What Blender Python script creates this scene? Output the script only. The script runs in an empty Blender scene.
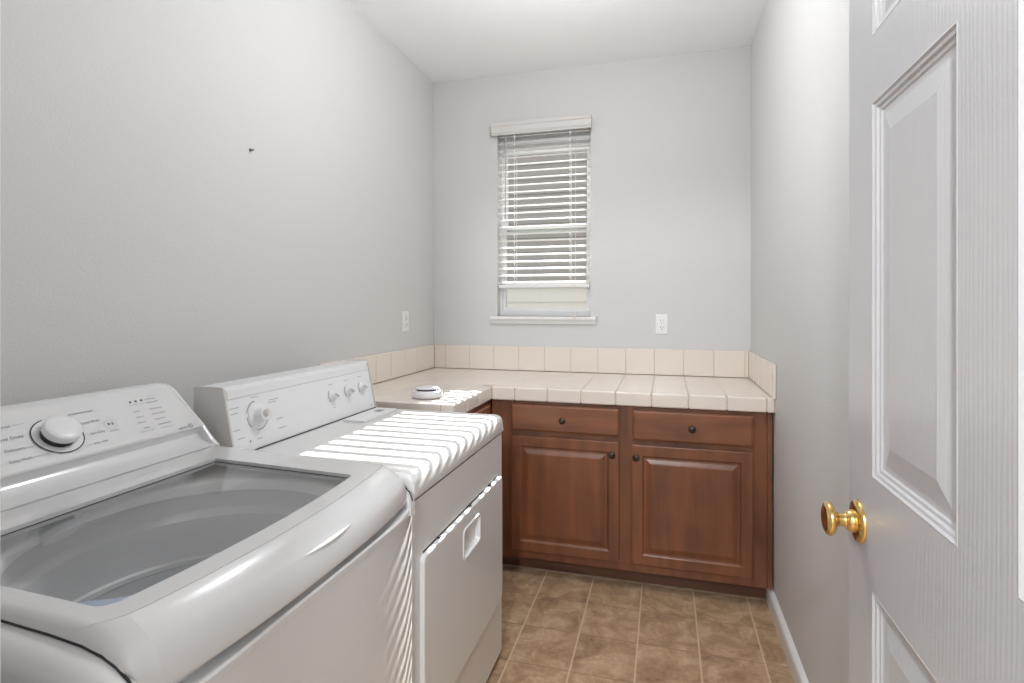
import bpy, bmesh, math, random
from mathutils import Vector, Matrix
random.seed(7)
SC = bpy.context.scene
C = SC.collection
PI = math.pi

# ------------------------------------------------------------------ helpers
def obj(name, bm, mat, parent=None, smooth=False, angle=None):
    """one bmesh -> one linked mesh object"""
    bmesh.ops.recalc_face_normals(bm, faces=bm.faces[:])
    me = bpy.data.meshes.new(name)
    bm.to_mesh(me); bm.free()
    me.materials.append(mat)
    if smooth:
        a = math.radians(angle if angle else 40)
        me.polygons.foreach_set('use_smooth', [True] * len(me.polygons))
        bm2 = bmesh.new(); bm2.from_mesh(me)
        for e in bm2.edges:
            if len(e.link_faces) == 2 and e.calc_face_angle(0) > a:
                e.smooth = False
        bm2.to_mesh(me); bm2.free()
    o = bpy.data.objects.new(name, me); C.objects.link(o)
    if parent: o.parent = parent
    if smooth:                              # keeps large flat faces flat next to rounded edges
        wm = o.modifiers.new('normals', 'WEIGHTED_NORMAL'); wm.keep_sharp = True; wm.weight = 100
    return o

def thing(name, label, cat, group=None, kind=None):
    o = bpy.data.objects.new(name, None); C.objects.link(o)
    o.empty_display_size = .05
    o['label'] = label; o['category'] = cat
    if group: o['group'] = group
    if kind: o['kind'] = kind
    return o

def tag(o, label, cat, group=None, kind=None):
    o['label'] = label; o['category'] = cat
    if group: o['group'] = group
    if kind: o['kind'] = kind
    return o

def struct(name, bm, mat, label=None, cat=None, **k):
    o = obj(name, bm, mat, **k)
    o['kind'] = 'structure'
    if label: o['label'] = label; o['category'] = cat
    return o

def box(bm, x0, x1, y0, y1, z0, z1, bev=0, seg=2):
    vs = [bm.verts.new(p) for p in ((x0,y0,z0),(x1,y0,z0),(x1,y1,z0),(x0,y1,z0),(x0,y0,z1),(x1,y0,z1),(x1,y1,z1),(x0,y1,z1))]
    fs = [bm.faces.new([vs[i] for i in f]) for f in ((0,3,2,1),(4,5,6,7),(0,1,5,4),(1,2,6,5),(2,3,7,6),(3,0,4,7))]
    if bev:
        es = list({e for f in fs for e in f.edges})
        bmesh.ops.bevel(bm, geom=es, offset=bev, segments=seg, profile=.5, affect='EDGES')
    return bm

def lathe(bm, prof, M, n=40, cap0=True, cap1=True):
    """prof = [(r, h)], axis local z of matrix M"""
    rings = []
    for r, h in prof:
        if r < 1e-6:
            rings.append([bm.verts.new(M @ Vector((0, 0, h)))])
        else:
            rings.append([bm.verts.new(M @ Vector((r*math.cos(2*PI*i/n), r*math.sin(2*PI*i/n), h))) for i in range(n)])
    for a, b in zip(rings, rings[1:]):
        for i in range(n):
            j = (i+1) % n
            if len(a) == 1 and len(b) == 1: continue
            if len(a) == 1: bm.faces.new([a[0], b[i], b[j]])
            elif len(b) == 1: bm.faces.new([a[i], a[j], b[0]])
            else: bm.faces.new([a[i], a[j], b[j], b[i]])
    if cap0 and len(rings[0]) > 1: bm.faces.new(rings[0][::-1])
    if cap1 and len(rings[-1]) > 1: bm.faces.new(rings[-1])
    return bm

def frame_M(o, xa, za):
    """matrix with origin o, local x along xa, local z along za"""
    z = Vector(za).normalized(); x = Vector(xa).normalized(); y = z.cross(x)
    M = Matrix((x, y, z)).transposed().to_4x4(); M.translation = Vector(o)
    return M

def axis_M(o, za):
    z = Vector(za).normalized()
    x = Vector((0,1,0)) if abs(z.y) < .9 else Vector((1,0,0))
    x = (x - z*x.dot(z)).normalized()
    return frame_M(o, x, z)

def prism(bm, pts, f, a, b, cap=(True, True)):
    """closed polygon pts [(p,q)]; f(p,q,t) -> xyz; extruded t=a..b"""
    lo = [bm.verts.new(f(p, q, a)) for p, q in pts]
    hi = [bm.verts.new(f(p, q, b)) for p, q in pts]
    n = len(pts)
    for i in range(n):
        j = (i+1) % n
        bm.faces.new([lo[i], lo[j], hi[j], hi[i]])
    if cap[0]: bm.faces.new(lo[::-1])
    if cap[1]: bm.faces.new(hi)
    return bm

def loft(bm, loops, cap0=False, cap1=False):
    R = [[bm.verts.new(p) for p in L] for L in loops]
    n = len(R[0])
    for a, b in zip(R, R[1:]):
        for i in range(n):
            j = (i+1) % n
            bm.faces.new([a[i], a[j], b[j], b[i]])
    if cap0: bm.faces.new(R[0][::-1])
    if cap1: bm.faces.new(R[-1])
    return R

def rect_loop(u0, u1, v0, v1, r=0, n=5):
    if r <= 0: return [(u0,v0),(u1,v0),(u1,v1),(u0,v1)]
    L = []
    for cx, cy, a0 in ((u0+r,v0+r,PI),(u1-r,v0+r,1.5*PI),(u1-r,v1-r,0),(u0+r,v1-r,.5*PI)):
        for i in range(n+1):
            a = a0 + .5*PI*i/n
            L.append((cx+r*math.cos(a), cy+r*math.sin(a)))
    return L

def nested(bm, u0, u1, v0, v1, prof, f, r=0, cap=True):
    """nested rectangles: prof [(inset, height)] lofted; f(u,v,h)->xyz"""
    loops = []
    for d, h in prof:
        rr = max(0, r - d) if r else 0
        if r: rr = max(rr, .0005)
        loops.append([f(u, v, h) for u, v in rect_loop(u0+d, u1-d, v0+d, v1-d, rr)])
    loft(bm, loops, False, cap)
    return bm

def tube(bm, pts, r, n=8, cap=True):
    pts = [Vector(p) for p in pts]
    rings = []
    for i, p in enumerate(pts):
        t = (pts[min(i+1, len(pts)-1)] - pts[max(i-1, 0)]).normalized()
        a = Vector((1,0,0)) if abs(t.x) < .8 else Vector((0,1,0))
        u = t.cross(a).normalized(); v = t.cross(u)
        rings.append([p + r*(math.cos(2*PI*k/n)*u + math.sin(2*PI*k/n)*v) for k in range(n)])
    loft(bm, rings, cap, cap)
    return bm

def text_into(bm, s, M, size, align='LEFT', width=None):
    """flat lettering added to bm; M maps text plane to world"""
    cu = bpy.data.curves.new('t', 'FONT'); cu.body = s; cu.size = size; cu.align_x = align
    cu.resolution_u = 3
    o = bpy.data.objects.new('t', cu); C.objects.link(o)
    dg = bpy.context.evaluated_depsgraph_get()
    me = bpy.data.meshes.new_from_object(o.evaluated_get(dg))
    sx = 1
    if width and me.vertices:
        w = max(v.co.x for v in me.vertices) - min(v.co.x for v in me.vertices)
        sx = width / max(w, 1e-6)
    me.transform(M @ Matrix.Diagonal((sx, 1, 1, 1)))
    bm.from_mesh(me)
    bpy.data.meshes.remove(me)
    bpy.data.objects.remove(o); bpy.data.curves.remove(cu)

# ------------------------------------------------------------------ materials
def mat(name, col, rough=.5, metal=0, spec=.5, coat=0, bump=None, col2=None, nscale=8, nfac=.5, ncoord='Object'):
    m = bpy.data.materials.new(name); m.use_nodes = True
    nt = m.node_tree; b = nt.nodes['Principled BSDF']
    b.inputs['Base Color'].default_value = (*col, 1)
    b.inputs['Roughness'].default_value = rough
    b.inputs['Metallic'].default_value = metal
    b.inputs['Specular IOR Level'].default_value = spec
    b.inputs['Coat Weight'].default_value = coat
    b.inputs['Coat Roughness'].default_value = .04
    tc = nt.nodes.new('ShaderNodeTexCoord')
    if col2:
        n = nt.nodes.new('ShaderNodeTexNoise'); n.inputs['Scale'].default_value = nscale; n.inputs['Detail'].default_value = 6
        nt.links.new(tc.outputs[ncoord], n.inputs['Vector'])
        mx = nt.nodes.new('ShaderNodeMix'); mx.data_type = 'RGBA'
        mx.inputs[6].default_value = (*col, 1); mx.inputs[7].default_value = (*col2, 1)
        mr = nt.nodes.new('ShaderNodeMapRange'); mr.inputs[1].default_value = .3; mr.inputs[2].default_value = .7; mr.inputs[4].default_value = nfac*2
        nt.links.new(n.outputs['Fac'], mr.inputs[0]); nt.links.new(mr.outputs[0], mx.inputs[0])
        nt.links.new(mx.outputs[2], b.inputs['Base Color'])
    if bump:
        sc, st, dist = bump
        n = nt.nodes.new('ShaderNodeTexNoise'); n.inputs['Scale'].default_value = sc; n.inputs['Detail'].default_value = 3
        nt.links.new(tc.outputs[ncoord], n.inputs['Vector'])
        bp = nt.nodes.new('ShaderNodeBump'); bp.inputs['Strength'].default_value = st; bp.inputs['Distance'].default_value = dist
        nt.links.new(n.outputs['Fac'], bp.inputs['Height']); nt.links.new(bp.outputs[0], b.inputs['Normal'])
    return m

def wood(name, dark, light, rough, axis='z', scale=1.0, bumpst=.05, coat=.2):
    """streaky grain running along the given object axis"""
    m = bpy.data.materials.new(name); m.use_nodes = True
    nt = m.node_tree; b = nt.nodes['Principled BSDF']
    tc = nt.nodes.new('ShaderNodeTexCoord'); mp = nt.nodes.new('ShaderNodeMapping')
    s = {'x': (.9, 9, 9), 'y': (9, .9, 9), 'z': (9, 9, .9)}[axis]
    mp.inputs['Scale'].default_value = tuple(v*scale for v in s)
    n = nt.nodes.new('ShaderNodeTexNoise'); n.inputs['Scale'].default_value = 1.6; n.inputs['Detail'].default_value = 8; n.inputs['Distortion'].default_value = .6
    n2 = nt.nodes.new('ShaderNodeTexNoise'); n2.inputs['Scale'].default_value = 4.5; n2.inputs['Detail'].default_value = 3
    nt.links.new(tc.outputs['Object'], mp.inputs[0]); nt.links.new(mp.outputs[0], n.inputs['Vector'])
    nt.links.new(tc.outputs['Object'], n2.inputs['Vector'])
    ad = nt.nodes.new('ShaderNodeMath'); ad.operation = 'ADD'
    ml = nt.nodes.new('ShaderNodeMath'); ml.operation = 'MULTIPLY'; ml.inputs[1].default_value = .7
    nt.links.new(n2.outputs['Fac'], ml.inputs[0]); nt.links.new(n.outputs['Fac'], ad.inputs[0]); nt.links.new(ml.outputs[0], ad.inputs[1])
    cr = nt.nodes.new('ShaderNodeValToRGB')
    cr.color_ramp.elements[0].position = .5; cr.color_ramp.elements[0].color = (*dark, 1)
    cr.color_ramp.elements[1].position = 1.2; cr.color_ramp.elements[1].color = (*light, 1)
    nt.links.new(ad.outputs[0], cr.inputs[0]); nt.links.new(cr.outputs[0], b.inputs['Base Color'])
    b.inputs['Roughness'].default_value = rough
    b.inputs['Coat Weight'].default_value = coat; b.inputs['Coat Roughness'].default_value = .25
    bp = nt.nodes.new('ShaderNodeBump'); bp.inputs['Strength'].default_value = bumpst; bp.inputs['Distance'].default_value = .002
    nt.links.new(n.outputs['Fac'], bp.inputs['Height']); nt.links.new(bp.outputs[0], b.inputs['Normal'])
    return m

def glass(name, tint=(1,1,1), ior=1.5):
    m = bpy.data.materials.new(name); m.use_nodes = True
    nt = m.node_tree; nt.nodes.clear()
    o = nt.nodes.new('ShaderNodeOutputMaterial')
    t = nt.nodes.new('ShaderNodeBsdfTransparent'); t.inputs[0].default_value = (*tint, 1)
    g = nt.nodes.new('ShaderNodeBsdfGlossy'); g.inputs['Roughness'].default_value = .015; g.inputs[0].default_value = (1,1,1,1)
    f = nt.nodes.new('ShaderNodeFresnel')
    ge = nt.nodes.new('ShaderNodeNewGeometry'); mr = nt.nodes.new('ShaderNodeMapRange')
    mr.inputs[3].default_value = ior; mr.inputs[4].default_value = 1/ior      # same reflectance from either side of a thin pane
    nt.links.new(ge.outputs['Backfacing'], mr.inputs[0]); nt.links.new(mr.outputs[0], f.inputs[0])
    mx = nt.nodes.new('ShaderNodeMixShader')
    nt.links.new(f.outputs[0], mx.inputs[0]); nt.links.new(t.outputs[0], mx.inputs[1]); nt.links.new(g.outputs[0], mx.inputs[2])
    nt.links.new(mx.outputs[0], o.inputs[0])
    return m

M_wall = mat('wall_paint', (.64,.635,.63), .55, spec=.3, bump=(140, .22, .004))
M_ceil = mat('ceiling_paint', (.93,.93,.93), .7, spec=.2, bump=(90, .2, .004))
M_trim = mat('white_trim', (.80,.80,.80), .35)
M_val = mat('valance_paint', (.66,.635,.62), .4)
M_letter = mat('letter_grey', (.30,.30,.31), .5)
M_enamel = mat('white_enamel', (.68,.68,.685), .2, coat=1)
M_dryer = mat('dryer_enamel', (.70,.695,.69), .3, coat=.25)
M_side = mat('dryer_console_end', (.62,.60,.57), .45)
M_panel = mat('dryer_panel', (.84,.85,.87), .22, coat=.3)
M_wplast = mat('white_plastic', (.80,.80,.81), .3, coat=.2)
M_print = mat('grey_print', (.16,.16,.17), .5)
M_printl = mat('light_grey_print', (.42,.42,.44), .5)
M_black = mat('black_ring', (.02,.02,.022), .4)
M_gap = mat('dark_gap', (.03,.03,.03), .8)
M_drum = mat('tub_plastic', (.66,.665,.67), .4)
M_tub = mat('tub_cover', (.94,.94,.94), .4)
M_blue = mat('blue_plastic', (.30,.37,.50), .4)
M_glass = glass('lid_glass', (.99,.995,.995), 1.62)
M_pane = glass('window_glass', (.95,.97,.96), 1.45)
M_brass = mat('brass', (.78,.55,.22), .13, metal=1)
M_bronze = mat('dark_bronze', (.035,.028,.024), .35, metal=.6)
M_chrome = mat('chrome', (.75,.75,.76), .15, metal=1)
M_tile = mat('cream_tile', (.80,.73,.67), .17, col2=(.775,.70,.635), nscale=5, nfac=.4)
M_grout = mat('tile_grout', (.50,.41,.34), .8)
M_wood_v = wood('cherry_wood_upright', (.074,.022,.010), (.190,.066,.028), .42, 'z')
M_wood_h = wood('cherry_wood_level', (.090,.028,.012), (.225,.082,.035), .42, 'x')
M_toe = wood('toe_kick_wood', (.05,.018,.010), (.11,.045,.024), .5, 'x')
M_slat = None
M_cord = mat('cord', (.75,.70,.62), .8)
M_outlet = mat('outlet_plastic', (.82,.82,.82), .3)
M_detector = mat('detector_plastic', (.80,.79,.82), .35)
M_siding = mat('siding_paint', (.36,.315,.295), .8, col2=(.33,.29,.27), nscale=2, nfac=.3)
M_cream = mat('cream_siding_paint', (.86,.79,.72), .8, col2=(.82,.74,.67), nscale=2, nfac=.3)
M_ground = mat('outside_ground', (.35,.32,.27), .9, col2=(.25,.24,.2), nscale=3)
M_nail = mat('nail_steel', (.12,.07,.07), .5)

def slat_mat():
    m = bpy.data.materials.new('white_slat'); m.use_nodes = True
    nt = m.node_tree; b = nt.nodes['Principled BSDF']
    b.inputs['Base Color'].default_value = (.88,.88,.87,1); b.inputs['Roughness'].default_value = .4
    tr = nt.nodes.new('ShaderNodeBsdfTranslucent'); tr.inputs[0].default_value = (.96,.945,.92,1)
    mx = nt.nodes.new('ShaderNodeMixShader'); mx.inputs[0].default_value = .65
    o = nt.nodes['Material Output']
    nt.links.new(b.outputs[0], mx.inputs[1]); nt.links.new(tr.outputs[0], mx.inputs[2]); nt.links.new(mx.outputs[0], o.inputs[0])
    return m
M_slat = slat_mat()

def door_mat():
    m = mat('moulded_door_paint', (.52,.52,.535), .28, coat=.15)
    nt = m.node_tree; b = nt.nodes['Principled BSDF']
    tc = nt.nodes.new('ShaderNodeTexCoord'); mp = nt.nodes.new('ShaderNodeMapping')
    mp.inputs['Scale'].default_value = (1, 6.5, .55)
    mp.inputs['Location'].default_value = (0, -5.27, -.78)
    w = nt.nodes.new('ShaderNodeTexWave'); w.wave_type = 'RINGS'; w.rings_direction = 'X'
    w.inputs['Scale'].default_value = 6; w.inputs['Distortion'].default_value = 3.5; w.inputs['Detail'].default_value = 3; w.inputs['Detail Scale'].default_value = 2
    nt.links.new(tc.outputs['Object'], mp.inputs[0]); nt.links.new(mp.outputs[0], w.inputs['Vector'])
    mp2 = nt.nodes.new('ShaderNodeMapping'); mp2.inputs['Scale'].default_value = (1, 170, 5)
    n = nt.nodes.new('ShaderNodeTexNoise'); n.inputs['Scale'].default_value = 1; n.inputs['Detail'].default_value = 2
    nt.links.new(tc.outputs['Object'], mp2.inputs[0]); nt.links.new(mp2.outputs[0], n.inputs['Vector'])
    cr = nt.nodes.new('ShaderNodeMapRange'); cr.inputs[1].default_value = .25; cr.inputs[2].default_value = .75
    nt.links.new(w.outputs['Fac'], cr.inputs[0])
    mu = nt.nodes.new('ShaderNodeMath'); mu.operation = 'MULTIPLY'
    nt.links.new(cr.outputs[0], mu.inputs[0]); nt.links.new(n.outputs['Fac'], mu.inputs[1])
    bp = nt.nodes.new('ShaderNodeBump'); bp.inputs['Strength'].default_value = .09; bp.inputs['Distance'].default_value = .002
    nt.links.new(mu.outputs[0], bp.inputs['Height']); nt.links.new(bp.outputs[0], b.inputs['Normal'])
    return m
M_door = door_mat()

def floor_mat():
    m = bpy.data.materials.new('vinyl_tile_floor'); m.use_nodes = True
    nt = m.node_tree; L = nt.links; b = nt.nodes['Principled BSDF']
    tc = nt.nodes.new('ShaderNodeTexCoord'); sp = nt.nodes.new('ShaderNodeSeparateXYZ')
    L.new(tc.outputs['Object'], sp.inputs[0])
    def math_(op, a, b_=None, **k):
        n = nt.nodes.new('ShaderNodeMath'); n.operation = op
        for i, v in enumerate((a, b_)):
            if v is None: continue
            if isinstance(v, (int, float)): n.inputs[i].default_value = v
            else: L.new(v, n.inputs[i])
        return n.outputs[0]
    def dist(axis, off, pitch):      # distance in metres to the nearest joint, and tile index
        t = math_('DIVIDE', math_('SUBTRACT', sp.outputs[axis], off), pitch)
        fr = math_('FRACT', t)
        d = math_('MULTIPLY', math_('MINIMUM', fr, math_('SUBTRACT', 1.0, fr)), pitch)
        return d, math_('FLOOR', t)
    dx, ix = dist(0, .127-2.28, .228)
    dy, iy = dist(1, 2.182-2.34, .234)
    n1 = nt.nodes.new('ShaderNodeTexNoise'); n1.inputs['Scale'].default_value = 9; n1.inputs['Detail'].default_value = 8; n1.inputs['Roughness'].default_value = .65; n1.inputs['Distortion'].default_value = .8
    cb = nt.nodes.new('ShaderNodeCombineXYZ')
    L.new(math_('MULTIPLY', ix, 3.7), cb.inputs[0]); L.new(math_('MULTIPLY', iy, 5.3), cb.inputs[1])
    va = nt.nodes.new('ShaderNodeVectorMath'); va.operation = 'ADD'
    L.new(tc.outputs['Object'], va.inputs[0]); L.new(cb.outputs[0], va.inputs[1]); L.new(va.outputs[0], n1.inputs['Vector'])
    n2 = nt.nodes.new('ShaderNodeTexNoise'); n2.inputs['Scale'].default_value = 60; n2.inputs['Detail'].default_value = 4
    L.new(tc.outputs['Object'], n2.inputs['Vector'])
    mixn = math_('ADD', math_('MULTIPLY', n1.outputs['Fac'], .78), math_('MULTIPLY', n2.outputs['Fac'], .22))
    cr = nt.nodes.new('ShaderNodeValToRGB')
    e = cr.color_ramp.elements
    e[0].position = .34; e[0].color = (.25,.155,.092,1)
    e[1].position = .68; e[1].color = (.62,.46,.31,1)
    k = e.new(.5); k.color = (.425,.285,.172,1)
    L.new(mixn, cr.inputs[0])
    def mask(d, w):
        r = nt.nodes.new('ShaderNodeMapRange'); r.inputs[1].default_value = w*.45; r.inputs[2].default_value = w*.6; r.inputs[3].default_value = 1; r.inputs[4].default_value = 0
        L.new(d, r.inputs[0]); return r.outputs[0]
    def mixc(f, a, c):
        x = nt.nodes.new('ShaderNodeMix'); x.data_type = 'RGBA'
        L.new(f, x.inputs[0]); L.new(a, x.inputs[6]); x.inputs[7].default_value = (*c, 1); return x.outputs[2]
    c1 = mixc(math_('MULTIPLY', mask(dy, .004), .75), cr.outputs[0], (.24,.15,.09))
    c2 = mixc(math_('MULTIPLY', mask(dx, .0062), .85), c1, (.66,.52,.37))
    L.new(c2, b.inputs['Base Color'])
    b.inputs['Roughness'].default_value = .38
    bp = nt.nodes.new('ShaderNodeBump'); bp.inputs['Strength'].default_value = .15; bp.inputs['Distance'].default_value = .002
    L.new(n1.outputs['Fac'], bp.inputs['Height']); L.new(bp.outputs[0], b.inputs['Normal'])
    return m
M_floor = floor_mat()

# ------------------------------------------------------------------ room constants (camera stands at x=0, y=0)
XL, XR, YB, HC = -1.4222, .4549, 3.2404, 2.7342      # left, right, back wall faces, ceiling
YF = .24                                              # inner face of the doorway wall
WX0, WX1, WZ0, WZ1 = -.996, -.419, 1.245, 2.40        # window opening
DX0, DX1 = -.412, .345                                # doorway
ZC = .914                                             # counter height

# ------------------------------------------------------------------ setting
bm = bmesh.new(); box(bm, -1.9, 1.5, -1.9, YB+.14, -.1, 0)
struct('floor', bm, M_floor, 'brown stone-look vinyl tile floor between dryer and cabinets', 'floor')
bm = bmesh.new(); box(bm, -1.9, 1.5, -1.9, YB+.14, HC, HC+.1)
struct('ceiling', bm, M_ceil, 'plain white textured ceiling', 'ceiling')
bm = bmesh.new(); box(bm, XL-.12, XL, YF-.12, YB+.14, 0, HC)
struct('wall_left', bm, M_wall, 'long light grey wall behind the washer and dryer', 'wall')
bm = bmesh.new(); box(bm, XR, XR+.12, YF-.12, YB+.14, 0, HC)
struct('wall_right', bm, M_wall, 'light grey wall behind the open white door', 'wall')
bm = bmesh.new()
box(bm, XL, WX0, YB, YB+.14, 0, HC); box(bm, WX1, XR, YB, YB+.14, 0, HC)
box(bm, WX0, WX1, YB, YB+.14, 0, WZ0); box(bm, WX0, WX1, YB, YB+.14, WZ1, HC)
struct('wall_back', bm, M_wall, 'light grey end wall around the window', 'wall')
bm = bmesh.new()
box(bm, XL, DX0-.02, YF-.12, YF, 0, HC); box(bm, DX1+.02, XR, YF-.12, YF, 0, HC); box(bm, DX0-.02, DX1+.02, YF-.12, YF, 2.06, HC)
struct('wall_front', bm, M_wall, 'light grey wall around the doorway at the near end of the room', 'wall')
# hallway the camera stands in
bm = bmesh.new(); box(bm, -1.9, -1.78, -1.9, YF-.12, 0, HC); struct('wall_hall_left', bm, M_wall, 'light grey hallway wall left of the doorway', 'wall')
bm = bmesh.new(); box(bm, 1.38, 1.5, -1.9, YF-.12, 0, HC); struct('wall_hall_right', bm, M_wall, 'light grey hallway wall right of the doorway', 'wall')
bm = bmesh.new(); box(bm, -1.78, 1.38, -1.9, -1.78, 0, HC); struct('wall_hall_back', bm, M_wall, 'light grey hallway wall facing the doorway', 'wall')
bm = bmesh.new(); box(bm, -1.78, XL-.12, YF-.2, YF-.12, 0, HC); box(bm, XR+.12, 1.38, YF-.2, YF-.12, 0, HC)
struct('wall_hall_front', bm, M_wall, 'light grey hallway side of the doorway wall', 'wall')
# door lining
bm = bmesh.new()
box(bm, DX0-.02, DX0, YF-.12, YF, 0, 2.06); box(bm, DX1, DX1+.02, YF-.12, YF, 0, 2.06); box(bm, DX0, DX1, YF-.12, YF, 2.045, 2.06)
struct('trim_1', bm, M_trim, 'white painted lining of the doorway', 'door frame')
bm = bmesh.new()
box(bm, DX0-.07, DX0-.004, YF, YF+.016, 0, 2.06, .004); box(bm, DX0-.07, DX1+.07, YF, YF+.016, 2.06, 2.12, .004)
struct('trim_2', bm, M_trim, 'white casing around the doorway', 'trim')
# baseboard along the right wall
bm = bmesh.new()
prism(bm, [(XR,0),(XR-.02,0),(XR-.02,.060),(XR-.017,.069),(XR-.010,.075),(XR-.002,.079),(XR,.079)], lambda p,q,t: (p,t,q), YF, 2.652)
struct('baseboard_right', bm, M_trim, 'white baseboard along the foot of the right wall', 'baseboard')

# ------------------------------------------------------------------ window
win = thing('window_1', 'narrow white framed window behind the half lowered blind', 'window', kind='structure')
YG = YB+.085
bm = bmesh.new()
def ring(bm, x0, x1, z0, z1, w, y0, y1, bev=.002, wb=None):
    wb = wb or w
    box(bm, x0, x0+w, y0, y1, z0, z1, bev); box(bm, x1-w, x1, y0, y1, z0, z1, bev)
    box(bm, x0+w, x1-w, y0, y1, z0, z0+wb, bev); box(bm, x0+w, x1-w, y0, y1, z1-w, z1, bev)
ring(bm, WX0, WX1, WZ0, WZ1, .015, YB+.06, YB+.135, wb=.034)
box(bm, WX0+.015, WX1-.015, YB+.06, YB+.135, 2.285, WZ1-.015)
obj('window_frame', bm, M_trim, win)
bm = bmesh.new(); ring(bm, WX0+.015, WX1-.015, WZ0+.034, 1.805, .021, YG-.012, YG+.014)
lo = obj('lower_sash', bm, M_trim, win)
bm = bmesh.new(); box(bm, WX0+.033, WX1-.033, YG, YG+.004, WZ0+.05, 1.795); obj('pane', bm, M_pane, lo)
bm = bmesh.new(); ring(bm, WX0+.015, WX1-.015, 1.77, 2.285, .021, YG+.016, YG+.042)
up = obj('upper_sash', bm, M_trim, win)
bm = bmesh.new(); box(bm, WX0+.033, WX1-.033, YG+.028, YG+.032, 1.785, 2.275); obj('pane', bm, M_pane, up)
# stool that sticks out into the room
bm = bmesh.new()
prism(bm, [(YB+.062,WZ0),(YB-.040,WZ0),(YB-.044,WZ0-.004),(YB-.044,WZ0-.016),(YB-.030,WZ0-.026),(YB-.018,WZ0-.045),(YB,WZ0-.046),(YB,WZ0-.012),(YB+.062,WZ0-.012)],
      lambda p,q,t: (t,p,q), WX0+.001, WX1-.001)
prism(bm, [(YB,WZ0),(YB-.040,WZ0),(YB-.044,WZ0-.004),(YB-.044,WZ0-.016),(YB-.030,WZ0-.026),(YB-.018,WZ0-.045),(YB,WZ0-.046)],
      lambda p,q,t: (t,p,q), -1.030, WX0+.001)
prism(bm, [(YB,WZ0),(YB-.040,WZ0),(YB-.044,WZ0-.004),(YB-.044,WZ0-.016),(YB-.030,WZ0-.026),(YB-.018,WZ0-.045),(YB,WZ0-.046)],
      lambda p,q,t: (t,p,q), WX1-.001, -.385)
obj('window_sill', bm, M_trim, win)

# blind -------------------------------------------------------------
bl = thing('window_blind', 'white slatted horizontal blind lowered three quarters over the window', 'blind')
YS = YB+.012                     # slat centre line
pitch, sw, tilt = .0432, .050, math.radians(13)
z_top, z_bot = 2.345, 1.450
bm = bmesh.new()
vp = [(YB-.001,2.418),(YB-.050,2.424),(YB-.056,2.418),(YB-.056,2.404),(YB-.050,2.398),(YB-.050,2.372),(YB-.045,2.360),(YB-.040,2.358),(YB-.040,2.350),(YB-.034,2.350),(YB-.034,2.405),(YB-.001,2.405)]
prism(bm, vp, lambda p,q,t: (t,p,q), -1.022, -.411)
obj('valance', bm, M_val, bl)
bm = bmesh.new(); box(bm, -.985, -.432, YB-.03, YB+.03, 2.358, 2.399, .003); obj('headrail', bm, M_trim, bl)
bm = bmesh.new()
n_slat = int(round((z_top - z_bot)/pitch))
for i in range(n_slat+1):
    z = z_top - i*(z_top-z_bot)/n_slat
    L = []
    for k in range(7):            # slightly crowned slat, room edge low, street edge high
        s = (k/6 - .5)*sw
        crown = .0022*(1-(2*s/sw)**2)
        L.append((s*math.cos(tilt) - crown*math.sin(tilt), s*math.sin(tilt) + crown*math.cos(tilt)))
    th = .005
    nrm = (-math.sin(tilt)*th, math.cos(tilt)*th)
    poly = [(a, b) for a, b in L] + [(a+nrm[0], b+nrm[1]) for a, b in reversed(L)]
    prism(bm, poly, lambda p,q,t: (t, YS+p, z+q), -.984, -.4265)
obj('slat', bm, M_slat, bl, smooth=True, angle=50)
bm = bmesh.new(); box(bm, -.984, -.4265, YS-.026, YS+.026, 1.418, 1.438, .004); obj('bottom_rail', bm, M_trim, bl)
bm = bmesh.new()
for x in (-.882, -.540):
    for dy in (-.0265, .0265):
        tube(bm, [(x, YS+dy, 1.43), (x, YS+dy, 2.36)], .0012, 6)
    for i in range(n_slat+1):
        z = z_top - i*(z_top-z_bot)/n_slat
        box(bm, x-.0045, x+.0045, YS-.0285, YS-.0275, z-.016, z+.006)
obj('ladder_cord', bm, M_trim, bl)
bm = bmesh.new(); tube(bm, [(-.935, YS-.034, 2.36), (-.936, YS-.035, 2.1), (-.937, YS-.035, 1.835)], .0035, 8); obj('tilt_wand', bm, mat('wand_plastic', (.35,.36,.38), .3), bl)
bm = bmesh.new(); tube(bm, [(-.505, YS-.033, 2.36), (-.506, YS-.036, 1.6), (-.506, YB-.052, 1.262)], .0013, 6)
cd = obj('lift_cord', bm, M_cord, bl)
bm = bmesh.new(); lathe(bm, [(.0015,.03),(.005,.022),(.008,.004),(.006,0)], Matrix.Translation((-.506, YB-.053, 1.232)), 12); obj('tassel', bm, M_cord, cd, smooth=True)
bm = bmesh.new(); box(bm, -.384, -.377, YB-.010, YB, 1.222, 1.262, .002); tube(bm, [(-.380, YB-.008, 1.236), (-.379, YB-.024, 1.238), (-.377, YB-.03, 1.25)], .003, 8)
tag(obj('cord_cleat', bm, M_trim), 'small white cord hook on the wall at the right end of the window sill', 'hook')

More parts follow.
